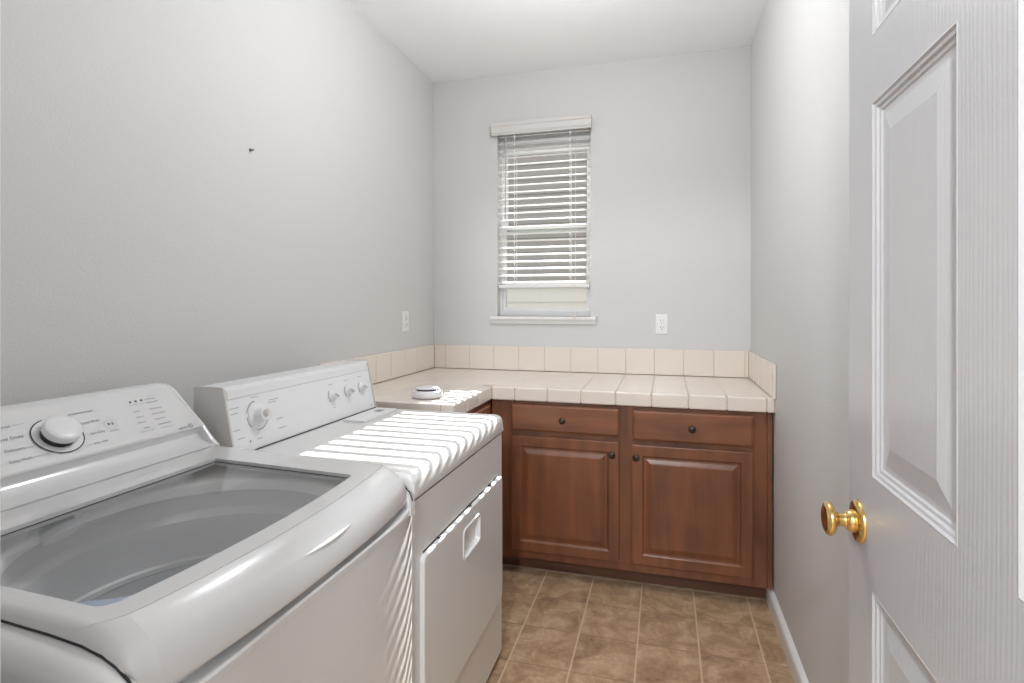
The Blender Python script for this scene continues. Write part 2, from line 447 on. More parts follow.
# neighbour's house outside ------------------------------------------
nb = thing('house', 'cream sided house wall seen through the window', 'house')
bm = bmesh.new()
YN = 7.3
for k in range(20):
    z0 = k*.2 - .045
    if z0 > 1.5: break
    prism(bm, [(YN,z0),(YN-.022,z0),(YN-.006,z0+.2),(YN,z0+.2)], lambda p,q,t: (t,p,q), -9, 7)
box(bm, -9, 7, YN, YN+.15, -.3, 3.97)
obj('lower_siding', bm, M_cream, nb)
bm = bmesh.new(); box(bm, -9, 7, YN-.05, YN, 1.555, 1.63, .004); obj('belly_band', bm, M_cream, nb)
bm = bmesh.new()
for k in range(12):
    z0 = 1.63 + k*.2
    prism(bm, [(YN,z0),(YN-.022,z0),(YN-.006,z0+.2),(YN,z0+.2)], lambda p,q,t: (t,p,q), -9, 7)
obj('upper_siding', bm, M_siding, nb)
bm = bmesh.new(); box(bm, -9, 7, YN-.04, YN+1.2, 3.94, 4.02); obj('eave', bm, M_trim, nb)
bm = bmesh.new(); box(bm, -9, 7, YB+.16, YN+1.2, -.32, -.3); g = struct('ground', bm, M_ground, 'bare ground between the two houses outside the window', 'ground')

# wall plates -------------------------------------------------------
def outlet(o, f):
    """f(u, v, h): plate plane -> world"""
    bm = bmesh.new()
    nested(bm, -.035, .035, -.0575, .0575, [(0,0),(0,.003),(.003,.006),(.006,.0066)], f, r=.005)
    obj('plate', bm, M_outlet, o, smooth=True, angle=35)
    for s in (-1, 1):
        bm = bmesh.new()
        nested(bm, -.0165, .0165, s*.0195-.0145, s*.0195+.0145, [(0,.0066),(.0008,.009),(.002,.0092)], f, r=.010)
        r = obj('receptacle', bm, M_outlet, o)
        bm = bmesh.new()
        for u, h_ in ((-.0065, .009), (.0065, .007)):
            nested(bm, u-.0012, u+.0012, s*.0195-h_/2+.003, s*.0195+h_/2+.003, [(0,.0093),(0,.0096)], f)
        nested(bm, -.0025, .0025, s*.0195-.0105, s*.0195-.006, [(0,.0093),(0,.0096)], f, r=.002)
        obj('slot', bm, M_gap, r)
o = thing('wall_outlet', 'white duplex wall outlet on the end wall right of the window', 'outlet')
outlet(o, lambda u,v,h: (-.0145+u, YB-h, 1.2045+v))
o = thing('wall_outlet', 'white wall outlet on the left wall above the counter corner', 'outlet')
outlet(o, lambda u,v,h: (XL+h, 2.843+u, 1.221+v))
bm = bmesh.new(); lathe(bm, [(.006,0),(.006,.002),(.003,.003),(.0022,.012),(.0035,.013),(0,.0145)], axis_M((XL,1.63,1.866), (1,.2,0)), 12)
tag(obj('nail', bm, M_nail, smooth=True), 'tiny dark nail sticking out of the bare left wall', 'nail')

# ------------------------------------------------------------------ cabinets
def raised_door(name, parent, x0, x1, z0, z1, yf, fld, axis='z', m=None):
    """raised-panel front lying in the plane y=yf, facing -y"""
    f = lambda u,v,h: (u, yf-h, v)
    bm = bmesh.new()
    st = .052
    prof = [(0,-.019),(0,-.003),(.001,-.0012),(.004,0),(st-.006,0),(st-.003,-.0015),(st,-.006),(st+.002,-.0075),(st+.006,-.0075),(st+.012,-.0068),(st+.028,-.0015),(st+.031,-.001),(st+.033,0)]
    if not fld: prof = [(0,-.019),(0,-.006),(.002,-.0045),(.008,-.001),(.010,0)]
    nested(bm, x0, x1, z0, z1, prof, f)
    return obj(name, bm, m or (M_wood_v if axis == 'z' else M_wood_h), parent)

def knob(parent, x, y, z, d=(0,-1,0)):
    bm = bmesh.new()
    lathe(bm, [(.009,0),(.009,.002),(.0055,.005),(.005,.012),(.009,.016),(.0145,.019),(.0155,.022),(.014,.0255),(.008,.028),(0,.0285)], axis_M((x,y,z), d), 24)
    return obj('knob', bm, M_bronze, parent, smooth=True)

YD = 2.556                    # door fronts
YFR = 2.577                   # face frame
cab = thing('base_cabinet', 'reddish brown two door base cabinet along the end wall under the tiled counter', 'cabinet')
cx0, cx1, ct = -.745, .447, .853
bm = bmesh.new()
# face frame with openings behind the fronts
for a, b in ((-.820,-.716),(-.212,-.128),(.362,.427)): box(bm, a, b, YFR, YFR+.02, .088, ct, .001)
for a, b in ((-.716,-.212),(-.128,.362)):
    box(bm, a, b, YFR+.0005, YFR+.02, .825, ct); box(bm, a, b, YFR+.0005, YFR+.02, .672, .720); box(bm, a, b, YFR+.0005, YFR+.02, .088, .142)
obj('face_frame', bm, M_wood_v, cab)
bm = bmesh.new(); box(bm, .4275, .447, YFR-.004, YFR+.02, .088, ct, .002); obj('filler_strip', bm, M_wood_v, cab)
bm = bmesh.new()
box(bm, -.82, -.802, YFR+.02, YB-.01, .10, ct); box(bm, .429, .447, YFR+.02, YB-.01, .088, ct)
box(bm, -.802, .429, YB-.02, YB-.01, .10, ct); box(bm, -.802, .429, YFR+.02, YB-.02, .09, .108); box(bm, -.802, .429, YFR+.02, YB-.02, ct-.015, ct)
obj('carcass', bm, M_wood_v, cab)
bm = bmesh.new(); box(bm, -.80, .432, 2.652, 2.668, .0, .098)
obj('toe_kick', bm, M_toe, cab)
bm = bmesh.new(); box(bm, -.80, .432, 2.645, 2.652, 0, .009, .002); obj('shoe_strip', bm, mat('worn_strip', (.34,.24,.175), .7, col2=(.16,.10,.07), nscale=14), cab)
d1 = raised_door('drawer_front', cab, -.718, -.2005, .7075, .836, YD, False, 'x'); knob(d1, -.463, YD, .770)
d2 = raised_door('drawer_front', cab, -.1425, .3725, .6975, .834, YD, False, 'x'); knob(d2, .117, YD, .765)
for a, b, k in ((-.718,-.2015,-.232),(-.1445,.3690,-.124)):
    d = raised_door('door', cab, a, b, .130, .683 if a < -.5 else .676, YD, True, 'z'); knob(d, k, YD, .626 if a < -.5 else .622)

lc = thing('base_cabinet', 'reddish brown base cabinet behind the dryer along the left wall', 'cabinet')
bm = bmesh.new(); box(bm, XL+.01, -.842, 2.085, YB-.01, .09, ct); obj('carcass', bm, M_wood_v, lc)
bm = bmesh.new()
box(bm, -.842, -.826, 2.085, 2.125, .09, ct, .001); box(bm, -.842, -.826, 2.520, 2.5765, .09, ct, .001)
for z0, z1 in ((.825,ct),(.675,.715),(.09,.135)): box(bm, -.842, -.8265, 2.125, 2.520, z0, z1)
obj('face_frame', bm, M_wood_v, lc)
def raised_side(name, parent, y0, y1, z0, z1, xf, fld):
    f = lambda u,v,h: (xf+h, u, v)
    bm = bmesh.new(); st = .05
    prof = [(0,-.016),(0,-.003),(.004,0),(st-.006,0),(st,-.006),(st+.006,-.0075),(st+.028,-.0015),(st+.033,0)] if fld else [(0,-.016),(0,-.006),(.008,-.001),(.010,0)]
    nested(bm, y0, y1, z0, z1, prof, f)
    return obj(name, bm, M_wood_v, parent)
d = raised_side('drawer_front', lc, 2.115, 2.525, .7075, .834, -.808, False); knob(d, -.808, 2.32, .770, (1,0,0))
d = raised_side('door', lc, 2.115, 2.525, .130, .680, -.808, True); knob(d, -.808, 2.16, .63, (1,0,0))
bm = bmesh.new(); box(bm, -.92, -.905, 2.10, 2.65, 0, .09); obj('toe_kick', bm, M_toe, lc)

# ------------------------------------------------------------------ tiled counter
ctop = thing('countertop', 'cream tiled L-shaped countertop with rounded edge tiles', 'countertop')
YN_, XN_ = 2.546, -.812          # front noses of the two runs
YLE = 2.042                      # free end of the left run
G = .0020                        # grout width
bm = bmesh.new()
box(bm, XL, XR, YN_+.004, YB, .857, ZC-.0005); box(bm, XL, XN_-.004, YLE+.004, YN_+.004, .857, ZC-.0005)
obj('grout_bed', bm, M_grout, ctop)
bt = bmesh.new(); be = bmesh.new()
xg = [.424 - k*.16 for k in range(0, 12)]
NB = .058                        # edge tile depth
def tile(b, x0, x1, y0, y1, z0, z1, bev=.0009):
    if x1-x0 < .008 or y1-y0 < .008: return
    gx, gy = (.0019, .0006) if bev < .0005 else (G/2, G/2)
    box(b, x0+gx, x1-gx, y0+gy, y1-gy, z0, z1, bev, 2)
cols = [XR] + xg[:-1] + [XL]
rows = [YN_+NB, YN_+NB+.16, YN_+NB+.32, YN_+NB+.48, YB]
for a, b in zip(cols[1:], cols[:-1]):
    for r0, r1 in zip(rows, rows[1:]): tile(bt, a, b, r0, min(r1, YB), .905, ZC, .0003)
fcols = [XR-.001] + [.4225 - k*.16 for k in range(8)] + [XN_]
for a, b in zip(fcols[1:], fcols[:-1]):
    if b <= XN_: continue
    box(be, max(a, XN_)+G/2, b-G/2, YN_, YN_+NB-G/2, .853, ZC+.002, .007, 4)
# left run
lrows = [YN_+NB - k*.16 for k in range(0, 4)]
lrows = [r for r in lrows if r > YLE+NB+.01] + [YLE+NB]
lcols = [XN_-NB - k*.16 for k in range(4)] + [XL]
lcols = [x for x in lcols if x >= XL]
for r1, r0 in zip(lrows, lrows[1:]):
    for b, a in zip(lcols, lcols[1:]): tile(bt, a, b, r0, r1, .905, ZC, .0003)
le = [YN_+.004] + [YN_+.004-.022-k*.16 for k in range(1, 3)] + [YLE]
for r1, r0 in zip(le, le[1:]): box(be, XN_-NB+G/2, XN_, r0+G/2, r1-G/2, .853, ZC+.002, .007, 4)
for b, a in zip([XN_-NB]+[-.99,-1.15,-1.31], [-1.0,-1.16,-1.32,XL]): box(be, a+G/2, b-G/2, YLE, YLE+NB-G/2, .853, ZC+.002, .007, 4)
obj('top_tile', bt, M_tile, ctop, smooth=True, angle=50); obj('edge_tile', be, M_tile, ctop, smooth=True, angle=50)

bs = thing('backsplash', 'row of cream backsplash tiles standing against the walls above the counter', 'backsplash')
bm = bmesh.new(); bg = bmesh.new()
Z0, Z1 = ZC+.0028, 1.0625
T = .012
box(bg, XL, XR, YB-T+.003, YB, Z0, Z1-.003); box(bg, XL, XL+T-.003, 2.035, YB-T, Z0, Z1-.003); box(bg, XR-T+.003, XR, 2.53, YB-T, Z0, Z1-.003)
bc = [XR-T] + [.424 - k*.16 for k in range(12)] + [XL+T]
bc = [c for c in bc if c >= XL+T-1e-6]
for b, a in zip(bc, bc[1:]): tile(bm, a, b, YB-T-G/2, YB+G/2-.001, Z0, Z1, .0015)
ly = [YB-T] + [YB-.105-k*.16 for k in range(7)] + [2.030]
ly = [y for y in ly if y >= 2.03]
for r1, r0 in zip(ly, ly[1:]): tile(bm, XL-G/2+.001, XL+T+G/2, r0, r1, Z0, Z1, .0035)
ry = [YB-T, YB-.17, YB-.33, YB-.49, YB-.65, 2.522]
ry = [y for y in ry if y > 2.52]
for r1, r0 in zip(ry, ry[1:]): tile(bm, XR-T-G/2, XR+G/2-.001, r0, r1, Z0, Z1, .0035)
obj('splash_tile', bm, M_tile, bs, smooth=True, angle=50); obj('grout_bed', bg, M_grout, bs)

# round smoke detector lying on the counter
sd = thing('smoke_detector', 'round white plastic detector lying on the corner counter beside the dryer', 'detector')
M = Matrix.Translation((-.988, 2.185, ZC+.002))
bm = bmesh.new(); lathe(bm, [(.058,0),(.064,.004),(.066,.014),(.064,.026),(.059,.030),(.050,.0315),(.046,.030)], M, 48); obj('base', bm, M_detector, sd, smooth=True, angle=60)
bm = bmesh.new(); lathe(bm, [(.046,.028),(.046,.039)], M, 48); obj('vent_slot', bm, M_black, sd, smooth=True)
bm = bmesh.new(); lathe(bm, [(.044,.0375),(.050,.038),(.051,.040),(.046,.043),(.03,.0448),(0,.0452)], M, 48); obj('cap', bm, M_detector, sd, smooth=True, angle=60)

# ------------------------------------------------------------------ interior door standing open along the right wall
dr = thing('door_1', 'white six panel interior door standing open along the right wall', 'door', kind='structure')
DX, DT, DY0, DY1, DZ0, DZ1 = .30, .035, .237, 1.045, .012, 2.04
pans_y = ((.340,.585),(.687,.937))
pans_z = ((.215,.885),(1.055,1.617),(1.715,1.925))
def door_face(bm, xf, sgn):
    f = lambda u,v,h: (xf+sgn*h, u, v)
    ys = [DY0+.002] + [v for p in pans_y for v in p] + [DY1-.002]; zs = [DZ0] + [v for p in pans_z for v in p] + [DZ1]
    for i in range(len(ys)-1):
        for j in range(len(zs)-1):
            if i % 2 == 1 and j % 2 == 1:
                nested(bm, ys[i], ys[i+1], zs[j], zs[j+1],
                       [(0,0),(.002,.0006),(.005,-.0022),(.009,-.003),(.0115,-.0060),(.0155,-.0066),(.018,-.0088),(.022,-.0092),(.026,-.0090),(.054,-.0040),(.056,-.0036),(.058,-.0036)], f)
            else:
                bm.faces.new([bm.verts.new(f(u, v, 0)) for u, v in ((ys[i],zs[j]),(ys[i+1],zs[j]),(ys[i+1],zs[j+1]),(ys[i],zs[j+1]))])
bm = bmesh.new(); door_face(bm, DX, -1); door_face(bm, DX+DT, 1)
for yy in (DY0, DY1):
    s = .002 if yy == DY0 else -.002
    q = [(DX,yy+s),(DX+.002,yy),(DX+DT-.002,yy),(DX+DT,yy+s)]
    for (xa,ya),(xb,yb) in zip(q, q[1:]): bm.faces.new([bm.verts.new(p) for p in ((xa,ya,DZ0),(xb,yb,DZ0),(xb,yb,DZ1),(xa,ya,DZ1))])
for zz in (DZ0, DZ1): bm.faces.new([bm.verts.new(p) for p in ((DX,DY0,zz),(DX+DT,DY0,zz),(DX+DT,DY1,zz),(DX,DY1,zz))])
bmesh.ops.remove_doubles(bm, verts=bm.verts[:], dist=1e-5)
obj('door_slab', bm, M_door, dr)
KY, KZ = .993, .968
for side in (-1, 1):
    x0 = DX if side < 0 else DX+DT
    M = axis_M((x0,KY,KZ), (side,0,0))
    bm = bmesh.new(); lathe(bm, [(.0335,0),(.0335,.003),(.031,.006),(.024,.0075),(.019,.009)], M, 48)
    h = obj('rosette', bm, M_brass, dr, smooth=True)
    e = .051 if side < 0 else .058
    bm = bmesh.new(); lathe(bm, [(.0165,.007),(.0175,.010),(.0165,.016),(.012,.020),(.0105,.0215),(.0105,.029),(.012,.0325),(.018,.0355),(.024,.038),(.0265,.041),(.0265,e-.006),(.0245,e-.003),(.019,e-.0005),(.011,e-.0005),(0,e-.0015)], M, 48)
    obj('door_knob', bm, M_brass, dr, smooth=True, angle=60)
for zz in (.28, 1.03, 1.80):
    bm = bmesh.new(); lathe(bm, [(.006,0),(.006,.09)], Matrix.Translation((DX+DT+.004,DY0-.004,zz-.045)), 12); obj('hinge', bm, M_brass, dr, smooth=True)

# ------------------------------------------------------------------ dryer
dy = thing('dryer', 'white front loading dryer with a knob console and sun stripes across its top', 'dryer')
DYL, DYR, DXF, DXB = 1.209, 1.967, -.585, -1.27
def plan(x0, x1, y0, y1, r):
    return rect_loop(x0, x1, y0, y1, r, 5)
bm = bmesh.new()
prism(bm, plan(DXB, DXF, DYL, DYR, .012), lambda p,q,t: (p,q,t), .03, .836)
for (x, y) in ((DXB+.06,DYL+.06),(DXF-.06,DYL+.06),(DXB+.06,DYR-.06),(DXF-.06,DYR-.06)): lathe(bm, [(.02,0),(.02,.04)], Matrix.Translation((x,y,0)), 12)
obj('cabinet_body', bm, M_dryer, dy, smooth=True)
bm = bmesh.new()          # top with a rolled front edge
prof = [(DXB,.843),(DXB,.905),(-.640,.905),(-.614,.905),(-.602,.9038),(-.592,.8995),(-.5855,.892),(-.582,.881),(-.581,.864),(-.581,.846),(-.583,.842)]
def tf(p, q, t): return (p, t, q)
ys = [(DYL,-.012),(DYL+.002,-.005),(DYL+.006,-.0015),(DYL+.012,0),(DYR-.012,0),(DYR-.006,-.0015),(DYR-.002,-.005),(DYR,-.012)]
loops = [[(p if q < .85 else p + (-.3*abs(dz) if p > -.7 else 0), yy, q + (dz if q > .85 else 0)) for p, q in prof] for yy, dz in ys]
loft(bm, loops, True, True)
obj('top_panel', bm, M_dryer, dy, smooth=True, angle=45)
bm = bmesh.new(); prism(bm, plan(DXB, DXF-.004, DYL+.003, DYR-.003, .012), lambda p,q,t: (p,q,t), .834, .846); obj('top_seam', bm, M_gap, dy)
# hamper door with recessed grip
fd = lambda u,v,h: (DXF+h, u, v)
bm = bmesh.new()
dy0, dy1, dz0, dz1 = 1.246, 1.926, .243, .690
gy0, gy1, gz0, gz1 = 1.520, 1.668, .560, .645
outer = [fd(u,v,h) for h, i in ((0,0),) for u, v in rect_loop(dy0,dy1,dz0,dz1,.018)]
loops = [[fd(u,v,h) for u, v in rect_loop(dy0+d,dy1-d,dz0+d,dz1-d,.018)] for d, h in ((0,.0005),(0,.010),(.002,.0125),(.005,.0135))]
R = loft(bm, loops)
inner = [bm.verts.new(fd(u,v,.0135)) for u, v in rect_loop(gy0,gy1,gz0,gz1,.012)]
last = R[-1]
for i in range(len(last)):
    j = (i+1) % len(last); bm.faces.new([last[i], last[j], inner[j], inner[i]])
ddoor = obj('door', bm, M_dryer, dy, smooth=True, angle=40)
bm = bmesh.new()
nested(bm, gy0, gy1, gz0, gz1, [(-.006,.0136),(-.003,.0165),(.003,.0165),(.006,.012),(.010,-.012),(.014,-.014)], fd, r=.014)
obj('recessed_handle', bm, M_wplast, ddoor, smooth=True, angle=40)
bm = bmesh.new()
for a, b in ((dz1+.0005, dz1+.005),): box(bm, DXF-.002, DXF+.0012, dy0+.02, dy1-.004, a, b)
obj('door_gap', bm, M_gap, dy)
for yy in (1.36,1.60,1.80):
    bm = bmesh.new(); box(bm, DXF, DXF+.008, yy-.005, yy+.005, dz1+.001, dz1+.006); obj('bumper', bm, M_black, dy)
# console
DA, DB = Vector((-1.114,0,.907)), Vector((-1.151,0,1.088))
CY0, CY1 = 1.214, 1.966
pr = [(-1.114,.9055),(-1.1144,.909),(-1.1502,1.084),(-1.1515,1.0875),(-1.155,1.0890),(-1.238,1.0890),(-1.242,1.0865),(-1.242,.9055)]
bm = bmesh.new(); prism(bm, pr, lambda p,q,t: (p,t,q), CY0+.006, CY1-.006); cons = obj('console', bm, M_panel, dy, smooth=True, angle=30)
prE = [(-1.110,.9055),(-1.1104,.909),(-1.1464,1.085),(-1.148,1.0895),(-1.152,1.0912),(-1.241,1.0912),(-1.2445,1.088),(-1.2445,.9055)]
for a, b in ((CY0,CY0+.006),(CY1-.006,CY1)):
    bm = bmesh.new(); prism(bm, prE, lambda p,q,t: (p,t,q), a, b); obj('end_cap', bm, M_side, dy)
bm = bmesh.new(); box(bm, -1.112, -1.1075, CY0+.008, CY1-.008, .9052, .9075); obj('console_seam', bm, M_gap, dy)
du = (DB-DA).normalized(); dn = Vector((du.z,0,-du.x)); 
def dp(y, s, h=0.0):
    p = DA + du*s + dn*h; return Vector((p.x, y, p.z))
DM = lambda y, s, h=.0006: frame_M(dp(y,s,h), (0,1,0), dn)
# raised brighter band along the top of the console face
bm = bmesh.new()
L0 = [dp(CY0+.012,.150,.0002),dp(CY0+.012,.152,.0022),dp(CY0+.012,.176,.0022),dp(CY0+.012,.178,.0002)]
L1 = [Vector((p.x,CY1-.012,p.z)) for p in L0]
loft(bm, [L0, L1], True, True); obj('trim_band', bm, M_wplast, cons)
def arc(bm, M, r, w, a0, a1, n=24, h=0):
    vs = []
    for i in range(n+1):
        a = a0 + (a1-a0)*i/n
        vs.append((bm.verts.new(M @ Vector((math.cos(a)*(r-w/2), math.sin(a)*(r-w/2), h))), bm.verts.new(M @ Vector((math.cos(a)*(r+w/2), math.sin(a)*(r+w/2), h)))))
    for (a, b), (c, d) in zip(vs, vs[1:]): bm.faces.new([a, b, d, c])
M = DM(1.327,.091,0)
bm = bmesh.new(); lathe(bm, [(.036,0),(.036,.002),(.034,.003),(.024,.0038),(.0205,.006),(.0200,.027),(.0192,.030),(.017,.0313),(.0135,.0313),(.012,.0295),(0,.0285)], M, 40); kb = obj('timer_knob', bm, M_wplast, cons, smooth=True, angle=50)
bm = bmesh.new(); lathe(bm, [(.0115,.0285),(.0105,.0303),(.005,.0313),(0,.0314)], M, 24); obj('knob_cap', bm, M_chrome, kb, smooth=True)
Mr = DM(1.327,.091)
for w_, a0, a1 in ((.0026,95,165),(.0022,178,225),(.0024,262,345)):
    bm = bmesh.new(); arc(bm, Mr, .0415, w_, math.radians(a0), math.radians(a1)); obj('dial_arc', bm, M_print, cons)
for y, s in ((1.694,.087),(1.795,.0895),(1.889,.0905)):
    bm = bmesh.new(); arc(bm, DM(y,s), .023, .0022, math.radians(120), math.radians(235)); obj('dial_arc', bm, M_print, cons)
for r_, y, s in ((.0028,1.284,.025),(.0022,1.940,.012)):
    bm = bmesh.new(); lathe(bm, [(r_,0),(r_,.0006)], DM(y,s,0), 12); obj('indicator_dot', bm, M_print, cons)
for y0, y1, s in ((1.312,1.340,.1435),(1.380,1.424,.125),(1.375,1.410,.118),(1.399,1.430,.064),(1.402,1.438,.035),(1.229,1.254,.0645),(1.229,1.262,.125),(1.229,1.256,.110),(1.240,1.266,.040),(1.31,1.33,.025),(1.68,1.71,.128),(1.78,1.81,.13),(1.87,1.90,.132),(1.69,1.70,.045),(1.79,1.80,.048)):
    bm = bmesh.new(); aM = DM((y0+y1)/2, s)
    bm.faces.new([bm.verts.new(aM @ Vector(p)) for p in ((-(y1-y0)/2,-.0011,0),((y1-y0)/2,-.0011,0),((y1-y0)/2,.0011,0),(-(y1-y0)/2,.0011,0))])
    obj('legend_line', bm, M_printl, cons)
for y, s in ((1.694,.087),(1.795,.0895),(1.889,.0905)):
    M = DM(y,s,0)
    bm = bmesh.new(); lathe(bm, [(.0195,0),(.0195,.004),(.018,.006),(.0125,.007),(.0115,.018),(.010,.0195),(0,.0195)], M, 28)
    box_M = M
    k = obj('selector_knob', bm, M_wplast, cons, smooth=True, angle=50)
    bm = bmesh.new(); box(bm, -.003, .003, -.0125, .0125, .0190, .0235, .001); bm.transform(M @ Matrix.Rotation(math.radians(60), 4, 'Z')); obj('grip', bm, M_chrome, k)
# lint screen cover
bm = bmesh.new(); box(bm, -1.085, -1.000, 1.688, 1.925, .905, .9135, .002); lc_ = obj('lint_screen_cover', bm, M_wplast, dy)
bm = bmesh.new(); box(bm, -1.055, -1.030, 1.845, 1.885, .9135, .9142); obj('finger_slot', bm, mat('slot_grey', (.25,.25,.26), .5), lc_)

# ------------------------------------------------------------------ washer
wa = thing('washer', 'white top loading washer with a glass lid and large round cycle knob', 'washer')
WY0, WY1 = .478, 1.163
BY0, BY1 = .441, 1.190          # outer faces of the cabinet
YM = .825
def xf(y): return -.549 - .026*abs((y-YM)/.345)**2.8
def xbd(y): return -.549 - .025*abs((y-YM)/(.365 if y > YM else .384))**9         # waterfall front of the lid
def xs(y): return -.600 - .022*((y-.80)/.30)**2        # seam between lid frame and front cover
def rnd(d, r): return 0 if d >= r else r - math.sqrt(max(0, r*r-(r-d)**2))
def zt(x): return .9535 - .0130*((x+1.12)/.52)          # lid falls a little towards the front
ycol = [WY0, WY0+.001, WY0+.003, WY0+.007, WY0+.012, WY0+.020, WY0+.032]
ycol += [.512 + (1.062-.512)*i/24 for i in range(25)]
ycol += [WY1-.10, WY1-.07, WY1-.045, WY1-.032, WY1-.020, WY1-.012, WY1-.007, WY1-.003, WY1-.001, WY1]
ycol = sorted(set(round(y, 5) for y in ycol))
RE = .013
SH = [(-1.30,.932),(-1.10,.9315),(-1.0,.9305),(-.787,.927),(-.70,.922),(-.65,.917),(-.620,.910),(-.600,.902),(-.582,.890),(-.570,.876),(-.563,.858),(-.561,.829)]
def sh(x):                                              # height of the shoulder surface
    for (a, p), (b, q) in zip(SH, SH[1:]):
        if a <= x <= b: return p + (q-p)*(x-a)/(b-a)
    return .93
def seam_back(y): return rnd(min(y-WY0, WY1-y), .05 if y < YM else .03)
def lid_edge(y):                                        # drop and set-back near the two side edges
    d = min(y-WY0, WY1-y); return rnd(d, RE), rnd(d, .022 if y < YM else .012)
HX0 = -1.026
def hx1(y): return xs(y) - .041
GY0, GY1 = .512, 1.062
# lid frame with its opening
bm = bmesh.new()
gridv = []
for y in ycol:
    dz, dx = lid_edge(y)
    col = [-1.112, -1.108, -1.06, HX0, -.93, -.83, -.73, hx1(y), xs(y)-.02, xs(y)-.0016]
    row = []
    for i, x in enumerate(col):
        z = zt(x) - dz - (.004 if i == 0 else 0)
        if i > 3: x -= seam_back(y)*(i-3)/6*.9
        row.append(bm.verts.new((x, y, z)))
    gridv.append(row)
for a, b, ya, yb in zip(gridv, gridv[1:], ycol, ycol[1:]):
    for i in range(len(a)-1):
        if 3 <= i < 7 and ya >= GY0-1e-4 and yb <= GY1+1e-4: continue
        bm.faces.new([a[i], a[i+1], b[i+1], b[i]])
# side skirts and rim walls
edges = [e for e in bm.edges if e.is_boundary]
ex = bmesh.ops.extrude_edge_only(bm, edges=edges)
for v in [g for g in ex['geom'] if isinstance(g, bmesh.types.BMVert)]:
    v.co.z = sh(v.co.x)+.001 if (v.co.y < WY0+.006 or v.co.y > WY1-.006) else v.co.z - (.016 if v.co.x < xs(v.co.y)-.01 else .020)
c = (hx1(GY0), GY0); rr = .020                          # rounded front corners of the opening
for gy, sg in ((GY0, 1), (GY1, -1)):
    cx_, rr_ = hx1(gy), .020 if sg > 0 else .010
    arcp = [(cx_ - rr_ + rr_*math.sin(a*PI/12) , gy + sg*(rr_ - rr_*math.cos(a*PI/12))) for a in range(7)]
    bm.faces.new([bm.verts.new((p, q, zt(p)-.0002)) for p, q in [(cx_, gy)] + arcp])
lid = obj('lid', bm, M_enamel, wa, smooth=True, angle=42)
# front cover: waterfall nose of the lid
bm = bmesh.new(); gridv = []
def nose():                                             # tilt along the nose: gentle slope, then rolling over to vertical
    P = [(0, 0)]; N = 24
    for i in range(N):
        u = (i+.5)/N
        a = math.radians(17 + 42*u if u < .5 else 38 + (92-38)*((u-.5)/.5)**.8)
        P.append((P[-1][0]+math.cos(a)/N, P[-1][1]+math.sin(a)/N))
    mx_, mz_ = max(p for p, q in P), P[-1][1]
    return [(p/mx_, q/mz_*.0775) for p, q in P]
WF = nose() + [(.985,.0800),(.96,.0820),(.92,.0825),(.8,.066),(.4,.036),(0,.018)]
for y in ycol:
    dz, dx = lid_edge(y)
    x0, x1 = xs(y), xf(y) - dx*.9
    x0 -= seam_back(y)*.9
    z0 = zt(xs(y))
    row = []
    k = min(1, .30+.70*(max(0, y-WY0)/.034)**.6)
    for t, d in WF:
        if d > .02: d = .02 + (d-.02)*k
        row.append(bm.verts.new((x0+(x1-x0)*t, y, z0 - d - dz*max(0, 1-d/.06))))
    gridv.append(row)
for a, b in zip(gridv, gridv[1:]):
    for i in range(len(a)-1): bm.faces.new([a[i], a[i+1], b[i+1], b[i]])
for row in (gridv[0], gridv[-1]):                       # end caps
    c = [bm.verts.new((v.co.x, v.co.y, v.co.z)) for v in row]
    bm.faces.new(c)
ed = [e for e in bm.edges if e.is_boundary and all(abs(v.co.z - zt(v.co.x)) < .03 and v.co.x < xs(v.co.y)+.004 for v in e.verts) and e.verts[0].co.y != e.verts[1].co.y]
ex = bmesh.ops.extrude_edge_only(bm, edges=ed)
for v in [g for g in ex['geom'] if isinstance(g, bmesh.types.BMVert)]: v.co.z -= .02
obj('lid_front_cover', bm, M_enamel, lid, smooth=True, angle=42)
# glass
bm = bmesh.new()
yy = [GY0 + (GY1-GY0)*i/24 for i in range(25)]
lp = [(HX0-.006, GY0-.006), (HX0-.006, GY1+.006)] + [(hx1(y)+.006, y + (.006 if y > .8 else -.006)*(abs(y-.787) > .27)) for y in reversed(yy)]
prism(bm, lp, lambda p,q,t: (p,q,zt(p)-.008+t), 0, .0005)
bmesh.ops.delete(bm, geom=[f for f in bm.faces if abs(f.normal.z) < .5] , context='FACES_ONLY') if False else None
for f in bm.faces: f.normal_update()
low = [f for f in bm.faces if f.calc_center_median().z < zt(f.calc_center_median().x)-.00775]
bmesh.ops.delete(bm, geom=low, context='FACES')
obj('lid_glass', bm, M_glass, lid)
bm = bmesh.new()                                        # dark gasket line round the glass
def gz(x): return zt(x) - .0074
def strip(p, q, w):
    (ax, ay), (bx, by) = p, q
    d = Vector((bx-ax, by-ay, 0)).normalized(); n = Vector((-d.y, d.x, 0))*w
    bm.faces.new([bm.verts.new(v) for v in ((ax,ay,gz(ax)),(bx,by,gz(bx)),(bx+n.x,by+n.y,gz(bx+n.x)),(ax+n.x,ay+n.y,gz(ax+n.x)))])
strip((HX0,GY1),(HX0,GY0),-.004) if False else strip((HX0,GY0),(HX0,GY1),-.005)
strip((HX0,GY1),(hx1(GY1),GY1),-.005)
obj('gasket', bm, M_gap, lid)
